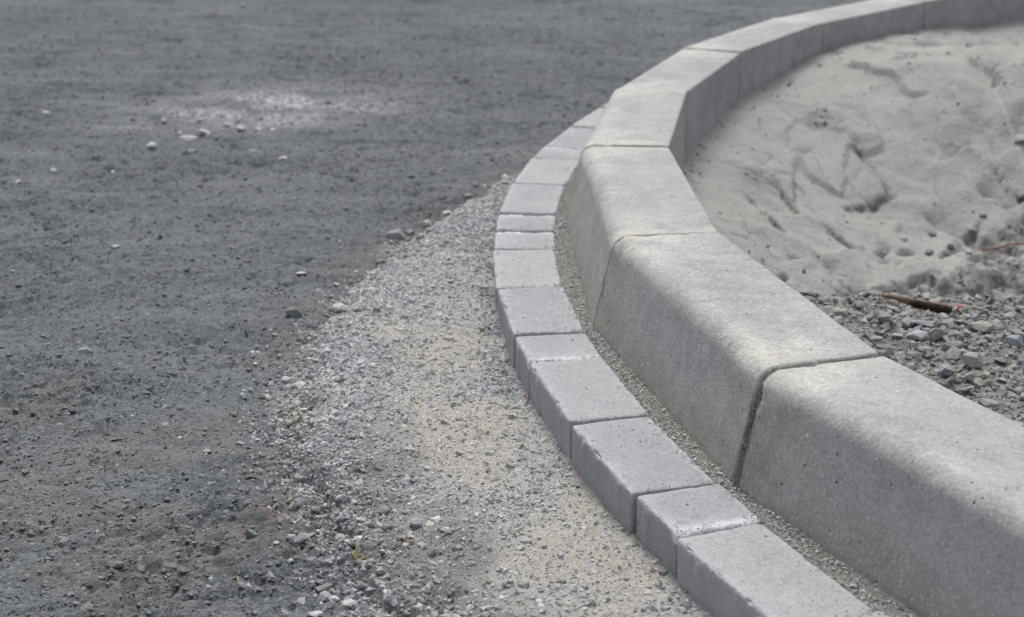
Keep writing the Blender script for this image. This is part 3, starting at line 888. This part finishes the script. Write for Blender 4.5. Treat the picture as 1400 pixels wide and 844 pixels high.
# rubble chips in the bed and crumbs on the sand
N = 13000
x = rng.uniform(.42, 1.35, N); y = rng.uniform(1.75, 2.62, N)
_, rb_, rho_ = bed_macro(x, y)
k = (rb_ > rng.random(N)) & (rho_ > .02)
x, y = x[k], y[k]; n = len(x)
size = np.clip(np.exp(rng.normal(math.log(.0042), .55, n)), .0018, .014)
stone_field("rubble_chips", np.c_[x, y, zbed(x, y) + size * .15], size, HULL_M, M_PIT, np.clip(.5 + .27 * rng.normal(size=n), 0, 1), rng.random(n) ** 1.5, .45, 15)
bpy.data.objects["rubble_chips"]["label"] = "small stone chips making up the rubble behind the kerb"
N = 16000
x = rng.uniform(.25, 1.7, N); y = rng.uniform(2.4, 4.7, N)
rr, aa = polar(x, y); rho_ = RB - rr
k = (rho_ > .006) & ((bil(bx, by, lump, x, y) > rng.random(N)) | (rng.random(N) < .025) | (rng.random(N) < .8 * np.exp(-rho_ / .04) * (fbm(x, y, .06, 2, 299) > -.05)) | (bil(bx, by, foot, x, y) > 1.4 * rng.random(N)))
x, y = x[k], y[k]; n = len(x)
size = np.clip(np.exp(rng.normal(math.log(.0034), .45, n)), .0015, .010)
stone_field("sand_crumbs", np.c_[x, y, zbed(x, y) + size * .1], size, HULL_S, M_SANDC, np.clip(.45 + .25 * rng.normal(size=n), 0, 1), rng.random(n) * .8, .6, 16)
bpy.data.objects["sand_crumbs"]["label"] = "crumbs and clods lying on the sand slope"

# ------------------------------------------------------------------ individual stones
def nice_stone(name, seed, flat):
    """angular stone with softened arrises, unit half-size"""
    v, f = hull(16, seed, flat)
    bm = bmesh.new()
    vs = [bm.verts.new(p) for p in v]
    for q in f: bm.faces.new([vs[i] for i in q])
    bmesh.ops.dissolve_limit(bm, angle_limit=.22, verts=bm.verts, edges=bm.edges)
    bmesh.ops.bevel(bm, geom=bm.edges[:], offset=.028, segments=2, affect='EDGES', profile=.6)
    bmesh.ops.triangulate(bm, faces=bm.faces)
    bmesh.ops.subdivide_edges(bm, edges=[e for e in bm.edges if e.calc_length() > .35], cuts=1)
    for p in bm.verts:
        d_ = mnoise.fractal(p.co * 2.2 + Vector((seed, 0, 0)), 1.0, 2.0, 3)
        p.co += p.co.normalized() * d_ * .05
    me = bpy.data.meshes.new(name)
    bm.to_mesh(me); bm.free()
    return me
SHAPES = {
    'round': [nice_stone("stone", 900 + i, (1, .85, .62)) for i in range(4)],
    'flat': [nice_stone("stone", 930 + i, (1, .72, .30)) for i in range(4)],
    'flake': [nice_stone("stone", 960 + i, (1, .55, .17)) for i in range(4)],
}
_mc = {}
def stone(x, y, wpx_m, shape, mat, label, group=None, rot=None, tilt=(0, 0), lift=.55, zf=ztop, name="stone", k=None, cat="stone"):
    lst = SHAPES[shape]; i = random.randrange(len(lst)) if k is None else k
    key = (shape, i, mat.name)
    if key not in _mc:
        me = lst[i].copy(); me.materials.clear(); me.materials.append(mat); _mc[key] = me
    o = link(name, _mc[key])
    s = wpx_m / 2
    o.scale = (s, s * random.uniform(.85, 1.1), s * random.uniform(.9, 1.15))
    hz = {'round': .62, 'flat': .30, 'flake': .17}[shape] * s
    o.location = (x, y, float(zf(np.array(x), np.array(y))) + hz * lift)
    o.rotation_euler = (tilt[0], tilt[1], random.uniform(0, 6.28) if rot is None else rot)
    tag(o, label, cat, group)
    return o

MW = {"pale_stone": "pale", "grey_stone": "grey", "blue_slate": "bluish", "pit_slate": "olive grey", "asphalt_clod": "dark grey"}
SW = {"round": "chunky", "flat": "flat", "flake": "thin flaky"}
def look(shape, mat, w, mid):
    return ("large " if w > mid * 1.35 else "medium sized " if w > mid else "small " if w > mid * .8 else "tiny ") + SW[shape] + " " + MW[mat.name]
def put(u, v, w, *args, z=-.06, bank=False, **kw):
    x, y, t_ = at(u, v, z)
    if bank: x, y = hit(u, v)
    return stone(x, y, w * t_ / FPX, *args, **kw)

g1 = "pale stones scattered on the road"; l1 = "small pale stone lying loose on the dark road"
for u, v, w, s in ((386, 212, 14, 'flat'), (207, 197, 14, 'round'), (72, 226, 10, 'round'), (153, 224, 8, 'round'), (62, 148, 12, 'flat'), (396, 28, 9, 'round'), (333, 6, 10, 'round'),
                   (24, 241, 10, 'flat'), (224, 161, 10, 'round'), (345, 476, 7, 'flat'), (349, 493, 7, 'flat'), (288, 791, 8, 'round'), (180, 565, 6, 'round'), (245, 590, 7, 'round')):
    put(u, v, w * 1.2, s, M_PALE, look(s, M_PALE, w, 9) + " stone lying loose on the bare dark road", g1)
put(158, 337, 19, 'flat', M_PALE, "lone oval white pebble on smooth dark road, away from other stones", rot=.2, lift=.6)
put(115, 472, 21, 'round', M_BLUES, "angular bluish white stone casting a small shadow on dark road crumbs", rot=.5)
put(412, 372, 19, 'flake', M_PALE, "thin flat pale chip on road beside brown dirt at gravel edge", rot=-.1, lift=.8)
g2 = "pale stones in the dusty patch"; l2 = "pale stone in the cluster on the dusty white patch of road"
for u, v, w, s in ((258, 184, 20, 'flat'), (329, 174, 11, 'round'), (352, 169, 10, 'flat'), (372, 172, 10, 'flake'), (346, 197, 9, 'flat'), (297, 182, 8, 'round'), (318, 186, 9, 'flat'), (245, 178, 9, 'flat'), (335, 187, 9, 'flat'), (310, 168, 9, 'round')):
    m_ = M_BLUES if w in (8, 9) else M_PALE
    put(u, v, w * 1.5, s, m_, look(s, m_, w, 9) + " stone in the cluster beside the white dusty patch of road", g2)
put(280, 177, 26, 'flat', M_PALE, "tallest white stone of the cluster on the dusty road patch", rot=1.3, tilt=(.5, .3), lift=.6)
put(262, 202, 25, 'flat', M_BLUES, "flat bluish stone just in front of the white stone cluster on road", rot=.1)
put(155, 771, 32, 'flat', M_CLOD, "flat grey lens shaped stone bedded in dark road", rot=.05, lift=.5)
put(401, 428, 26, 'round', M_CLOD, "dark grey clod perched where road meets gravel edge", rot=.4)
put(542, 322, 32, 'round', M_GREYS, "blocky grey stone standing at ragged gravel edge by brown dirt", rot=.1, lift=.25)
put(391, 512, 17, 'round', M_PALE, "rounded white stone paired with a longer pale one at gravel edge", rot=.6)
put(408, 521, 23, 'flat', M_PALE, "elongated pale stone leaning beside a rounded white one at gravel edge", rot=.8, tilt=(.4, 0))
put(415, 552, 18, 'round', M_PALE, "chunky pale stone beside a yellow blade at gravel edge", rot=.3)
put(430, 563, 14, 'flat', M_PALE, "low pale chip beside a chunky pale stone at gravel edge", rot=.2)
put(413, 734, 32, 'flake', M_BLUES, "thin blue grey slate tilted over a pale pebble at verge edge", rot=.5, tilt=(.5, -.1), lift=2.2)
put(397, 732, 18, 'round', M_GREYS, "grey pebble tucked under a tilted slate at verge edge")
put(378, 738, 11, 'round', M_PALE, "tiny pale pebble beside a straw at verge edge")
put(428, 768, 23, 'round', M_GREYS, "smooth rounded grey stone below the tilted slate")
put(494, 721, 20, 'flake', M_PALE, "sharp edged white chip with a dark shadow at verge edge", rot=.3, tilt=(.4, .2), lift=1.8)
put(491, 742, 18, 'round', M_PALE, "bright white stone beside the grass wisp")
put(478, 740, 16, 'flat', M_PALE, "white flat stone touching a bright white stone beside grass wisp")
put(597, 722, 22, 'flat', M_PALE, "pale wedge stone on grey gravel", rot=.25, tilt=(.2, 0))
put(570, 730, 24, 'round', M_GREYS, "large round grey stone beside the pale wedge stone on gravel")
put(714, 641, 20, 'flake', M_BLUES, "slender bluish slate on beige sand near the pavers", rot=.7, tilt=(.3, 0), lift=1.2)
put(703, 585, 15, 'flat', M_PALE, "small pale chip on gravel near the paver faces")
put(906, 800, 17, 'round', M_GREYS, "grey pebble resting against the foot of a paver seam", lift=.5)
g3 = "grey stones among the gravel"; l3 = "medium grey stone embedded among gravel at the verge edge"
for u, v, w, s in ((525, 710, 18, 'round'), (529, 734, 16, 'round'), (559, 712, 15, 'flat'), (466, 716, 14, 'round'), (457, 708, 13, 'flat'), (445, 808, 26, 'flat'), (484, 822, 18, 'round'), (467, 838, 15, 'round'),
                   (437, 790, 16, 'round'), (497, 800, 15, 'round'), (520, 792, 15, 'round'), (508, 778, 13, 'round'), (455, 752, 12, 'round'), (548, 752, 13, 'round'), (575, 757, 15, 'flat'), (613, 742, 13, 'round'),
                   (420, 660, 12, 'round'), (436, 633, 11, 'round'), (470, 600, 13, 'round'), (452, 590, 11, 'flat'), (490, 655, 11, 'round'), (505, 690, 12, 'flat'), (455, 640, 10, 'round'), (470, 672, 12, 'round'),
                   (540, 820, 13, 'round'), (565, 800, 11, 'round'), (585, 780, 12, 'flat')):
    put(u, v, w * 1.15, s, M_GREYS, look(s, M_GREYS, w, 14) + (" stone among the coarse gravel around the grass wisp" if v > 700 else " stone in the dark gravel below the yellow blade"), g3)
put(430, 836, 27, 'flat', M_PALE, "wide flat pale stone half buried in dark verge crumbs", rot=.4)
g4 = "pale stones along the gravel edge"; l4 = "pale stone in the ragged gravel edge beside the road"
for u, v, w, s in ((462, 414, 20, 'round'), (448, 437, 18, 'flat'), (458, 445, 22, 'flat'), (440, 455, 17, 'flat'), (470, 462, 18, 'flat'), (488, 440, 14, 'round'), (452, 478, 16, 'flat'), (480, 392, 13, 'round'), (500, 372, 15, 'flat'), (520, 352, 14, 'round'),
                   (547, 347, 16, 'round'), (590, 330, 17, 'flat'), (575, 345, 12, 'round'), (628, 268, 16, 'flat'), (640, 262, 13, 'round'), (655, 278, 13, 'flat'), (612, 285, 14, 'flat'), (668, 248, 14, 'flat'), (690, 240, 12, 'round'), (600, 300, 14, 'flat'),
                   (430, 500, 13, 'flat'), (425, 535, 12, 'round'), (445, 560, 12, 'round'), (475, 430, 12, 'round'), (510, 410, 14, 'flat'), (560, 315, 13, 'round'), (585, 300, 12, 'round'), (650, 246, 12, 'round')):
    m_ = M_PALE if (int(u) % 3 == 0) else M_GREYS
    put(u, v, w * 1.25, s, m_, look(s, m_, w, 14) + (" stone at the gravel edge beyond the blocky stone" if v < 335 else " stone at the ragged gravel edge by the brown dirt"), g4, z=-.055)
for u, v, w in ((645, 715, 9), (700, 700, 8), (752, 690, 9), (690, 730, 10), (745, 745, 10), (770, 790, 12), (800, 800, 11), (830, 815, 12), (855, 790, 9), (740, 805, 10), (880, 830, 11), (700, 660, 9), (668, 640, 9), (790, 660, 8), (815, 700, 9)):
    put(u, v, w, 'round', M_GREYS, ("larger" if w > 10 else "middling" if w > 8 else "tiny") + (" grey pebble on beige sand by the foot of the pavers" if u > 760 else " grey pebble on the streak of bluish gravel in the beige sand"), "pebbles on the beige sand", z=-.045)

# rubble behind the kerb
big = ((1255, 466, 46, 'flat', M_BLUES, "large pale blue slate in the rubble behind the kerb"),
       (1338, 456, 44, 'flat', M_OLIVE, "broad beige flake propped on the rubble near the stick"),
       (1383, 574, 40, 'flat', M_BLUES, "blue grey slab at the rubble edge right against the kerb back"),
       (1305, 478, 30, 'flat', M_OLIVE, "wide olive flake beside the large pale blue slate"),
       (1140, 412, 30, 'flat', M_BLUES, "bluish stone at the rubble end nearest the orange sliver"),
       (1207, 476, 26, 'flake', M_BLUES, "thin greenish slate by the kerb joint behind the kerb"),
       (1330, 500, 36, 'round', M_OLIVE, "chunky beige stone in the middle of the rubble"),
       (1350, 545, 34, 'flat', M_OLIVE, "beige wedge shaped flake lying on other flakes in the rubble"),
       (1300, 540, 40, 'flat', M_GREYS, "broad grey flake leaning at the kerb back edge of rubble"),
       (1388, 470, 30, 'round', M_BLUES, "upright bluish stone beyond the beige flake in the rubble"))
for u, v, w, s, m_, lb in big:
    put(u, v, w, s, m_, lb, z=-.05, zf=zbed, rot=random.uniform(-.5, .5), tilt=(random.uniform(.05, .35), random.uniform(-.2, .2)), lift=1.0, name="rubble_stone")
n = 0
taken = [at(q[0], q[1], -.05)[:2] for q in big]
rs = random.Random(4)
for _ in range(2600):
    x = rs.uniform(.42, 1.15); y = rs.uniform(1.78, 2.5)
    _, rb_, rh = bed_macro(np.array(x), np.array(y))
    if rb_ < .75 or rh < .03: continue
    w_ = rs.choice((.016, .020, .024, .030, .038))
    if any(math.hypot(x - p_[0], y - p_[1]) < .011 + w_ * .3 for p_ in taken): continue
    taken.append((x, y))
    sh_ = rs.choice(('flat', 'flat', 'flake', 'flake', 'flat', 'round')); m_ = rs.choice((M_OLIVE, M_OLIVE, M_GREYS, M_BLUES))
    wh_ = " fragment under the sand bank beside the stick" if y > 2.34 else " fragment in the rubble just this side of the stick" if y > 2.22 else (" fragment in the rubble hard by the kerb back" if rh < .2 else " fragment in the open middle of the rubble" if x < .72 else " fragment in the rubble well away from the kerb")
    stone(x, y, w_, sh_, m_, look(sh_, m_, w_, .02) + wh_, "rubble fragments behind the kerb",
          tilt=(rs.uniform(-.5, .5), rs.uniform(-.5, .5)), lift=.9, zf=zbed, name="rubble_stone", rot=rs.uniform(0, 6.28))
    n += 1
    if n >= 270: break
put(1396, 192, 34, 'flat', M_GREYS, "grey stone half buried in the upper sand slope", z=-.02, bank=True, zf=zbed, lift=.4, tilt=(.4, 0))
put(1398, 268, 24, 'round', M_CLOD, "dark clod lying on the sand slope below a grey stone", z=-.05, bank=True, zf=zbed)
for u, v, w in ((1235, 330, 16), (1270, 345, 18), (1330, 305, 16), (1345, 290, 14), (1300, 335, 14), (1375, 345, 15), (1390, 360, 14), (1275, 318, 14), (1360, 375, 16), (1325, 345, 13), ):
    put(u, v, w, 'round', M_SANDO, ("bigger" if w > 14 else "smaller") + (" crumbly sand clod on the damp foot of the bank" if v > 320 else " crumbly sand clod on the pale part of the bank above the damp foot"), "clods on the sand slope", z=-.16, bank=True, zf=zbed, cat="clod", name="sand_clod")

# ------------------------------------------------------------------ sticks, grass and leaf bits
def tube(bm, pts, rad, seg=10):
    rings = []
    for i, p in enumerate(pts):
        d_ = (pts[min(i + 1, len(pts) - 1)] - pts[max(i - 1, 0)]).normalized()
        s_ = d_.cross(Vector((0, 0, 1))).normalized(); u_ = s_.cross(d_)
        rings.append([bm.verts.new(p + (s_ * math.cos(6.2832 * k / seg) + u_ * math.sin(6.2832 * k / seg)) * rad[i] * (1 + .12 * mnoise.noise(p * 90 + Vector((k, 0, 0))))) for k in range(seg)])
    for a_, b_ in zip(rings, rings[1:]):
        for k in range(seg): bm.faces.new((a_[k], a_[(k + 1) % seg], b_[(k + 1) % seg], b_[k]))
    bm.faces.new(rings[0][::-1]); bm.faces.new(rings[-1])
def bm_obj(name, bm, mat, parent=None, loc=None):
    bmesh.ops.recalc_face_normals(bm, faces=bm.faces)
    me = bpy.data.meshes.new(name); bm.to_mesh(me); bm.free()
    return link(name, me, mat, parent, loc)

st = bpy.data.objects.new("stick", None); COL.objects.link(st)
sx, sy, _ = at(1252, 421, -.045); sz = float(zbed(np.array(sx), np.array(sy)))
st.location = (sx, sy, sz)
tag(st, "short broken stick, bare orange wood with dark bark, lying on rubble", "stick")
ax_, ay_, t0 = at(1205, 411, -.045); bx_, by_, _ = at(1299, 428, -.045)
A = Vector((ax_ - sx, ay_ - sy, .012)); B = Vector((bx_ - sx, by_ - sy, .010))
bm = bmesh.new(); pts = [A.lerp(B, t_) + Vector((0, 0, .001 * math.sin(t_ * 9))) for t_ in np.linspace(0, 1, 14)]
tube(bm, pts, [.0020 + .0034 * min(1, t_ * 2.5) for t_ in np.linspace(0, 1, 14)]); bm_obj("wood", bm, M_WOOD, st)
bm = bmesh.new(); pts = [A.lerp(B, t_) + Vector((.001, -.0050, -.0012)) for t_ in np.linspace(.40, .985, 10)]
tube(bm, pts, [.0040, .0060, .0064, .0058, .0066, .0060, .0068, .0062, .0068, .0050]); bm_obj("bark", bm, M_BARK, st)

def twig(pix, z, rad, mat, name, label, cat, zf, lift=.004, bank=False):
    P = []
    for u, v in pix:
        x_, y_, _ = at(u, v, z)
        if bank: x_, y_ = hit(u, v)
        P.append(Vector((x_, y_, float(zf(np.array(x_), np.array(y_))) + lift)))
    o = P[0].copy()
    sub = []
    for a_, b_ in zip(P, P[1:]): sub += [a_.lerp(b_, q) - o for q in (0, .25, .5, .75)]
    sub.append(P[-1] - o)
    bm = bmesh.new(); n_ = len(sub); tube(bm, sub, [rad * (1 - .4 * i / n_) for i in range(n_)], 7)
    return tag(bm_obj(name, bm, mat, None, o), label, cat)
twig([(1345, 325), (1365, 327), (1383, 325), (1403, 326), (1425, 323)], -.05, .0022, M_TWIG, "twig", "thin reddish twig lying on the disturbed sand slope", "twig", zbed, .009, True)
twig([(1088, 395), (1096, 398), (1106, 399)], -.05, .003, M_TWIG, "wood_sliver", "orange brown sliver peeking over the kerb back at the rubble end", "wood", zbed, .005)

def blade(pix, z, wid, mat, name, label, cat, lift=.003, arch=.008):
    P = []
    n_ = len(pix)
    for i, (u, v) in enumerate(pix):
        x_, y_, _ = at(u, v, z); P.append(Vector((x_, y_, float(ztop(np.array(x_), np.array(y_))) + lift + arch * math.sin(math.pi * i / (n_ - 1)))))
    o = P[0].copy(); bm = bmesh.new(); prev = None
    for i, p_ in enumerate(P):
        d_ = (P[min(i + 1, n_ - 1)] - P[max(i - 1, 0)]).normalized(); s_ = d_.cross(Vector((0, 0, 1))).normalized() * wid * (.35 + .65 * math.sin(math.pi * (i + .6) / (n_ + .4)))
        q = [bm.verts.new(p_ - o + s_), bm.verts.new(p_ - o + Vector((0, 0, .0006))), bm.verts.new(p_ - o - s_), bm.verts.new(p_ - o - Vector((0, 0, .0003)))]
        if prev:
            for k in range(4): bm.faces.new((prev[k], prev[(k + 1) % 4], q[(k + 1) % 4], q[k]))
        prev = q
    return bm_obj(name, bm, mat, None, o)
gt = bpy.data.objects.new("grass_wisp", None); COL.objects.link(gt)
gx, gy, _ = at(492, 768, -.06); gt.location = (gx, gy, float(ztop(np.array(gx), np.array(gy))))
tag(gt, "curled yellow green wisp of dry grass among gravel", "grass")
for pix in ([(500, 747), (497, 753), (490, 758), (485, 763), (484, 768), (487, 772), (494, 775), (503, 775), (511, 774)], [(482, 756), (483, 762), (487, 768), (494, 772), (500, 775), (507, 776)]):
    o = blade(pix, -.06, .0009, M_GRASS, "blade", None, None)
    o.parent = gt; o.location = Vector(o.location) - Vector(gt.location)
tag(blade([(402, 569), (406, 562), (411, 557)], -.055, .0014, M_GRASS, "straw", None, None), "short yellow grass blade beside a chunky pale stone", "grass")
tag(blade([(384, 739), (390, 743), (398, 748)], -.06, .0011, M_GRASS, "straw", None, None, .003, .003), "pale yellow straw under the tilted slate at verge edge", "straw")
tag(blade([(322, 789), (325, 796), (327, 803)], -.06, .0007, M_TAN, "straw", None, None, .003, .004), "thin tan straw standing out on the dark road crumbs", "straw")
def leaf(u, v, w, mat, label, z=-.05, rot=0, zf=ztop, lift=.004, th=.0012, tilt=.5):
    x_, y_, t_ = at(u, v, z); s_ = w * t_ / FPX / 2
    bm = bmesh.new(); n_ = 9; top_ = []; bot = []
    for k in range(n_):
        q = 6.2832 * k / n_; rr_ = s_ * (.7 + .4 * random.random())
        p_ = Vector((rr_ * math.cos(q), rr_ * .6 * math.sin(q), s_ * .25 * math.cos(2 * q)))
        top_.append(bm.verts.new(p_ + Vector((0, 0, th / 2)))); bot.append(bm.verts.new(p_ - Vector((0, 0, th / 2))))
    c1 = bm.verts.new((0, 0, th * .6)); c2 = bm.verts.new((0, 0, -th * .6))
    for k in range(n_):
        j = (k + 1) % n_
        bm.faces.new((c1, top_[k], top_[j])); bm.faces.new((c2, bot[j], bot[k])); bm.faces.new((top_[k], bot[k], bot[j], top_[j]))
    o = bm_obj("leaf_scrap", bm, mat, None, (x_, y_, float(zf(np.array(x_), np.array(y_))) + lift)); o.rotation_euler = (tilt, .2, rot)
    return tag(o, label, "leaf")
leaf(553, 742, 15, M_LEAF, "orange pink leaf scrap among grey gravel stones", rot=1.2, tilt=.9)
leaf(659, 461, 11, M_TAN, "tan leaf scrap on dark gravel near the pavers", rot=.3)
leaf(722, 551, 11, M_TAN, "brown leaf sliver wedged at a paver foot", rot=1.4, tilt=1.2)
r_ = leaf(1312, 425, 15, M_RED, "small red plastic scrap beside the stick on rubble", rot=.6, zf=zbed, tilt=1.1, lift=.006)
r_.name = "plastic_scrap"; r_["category"] = "litter"
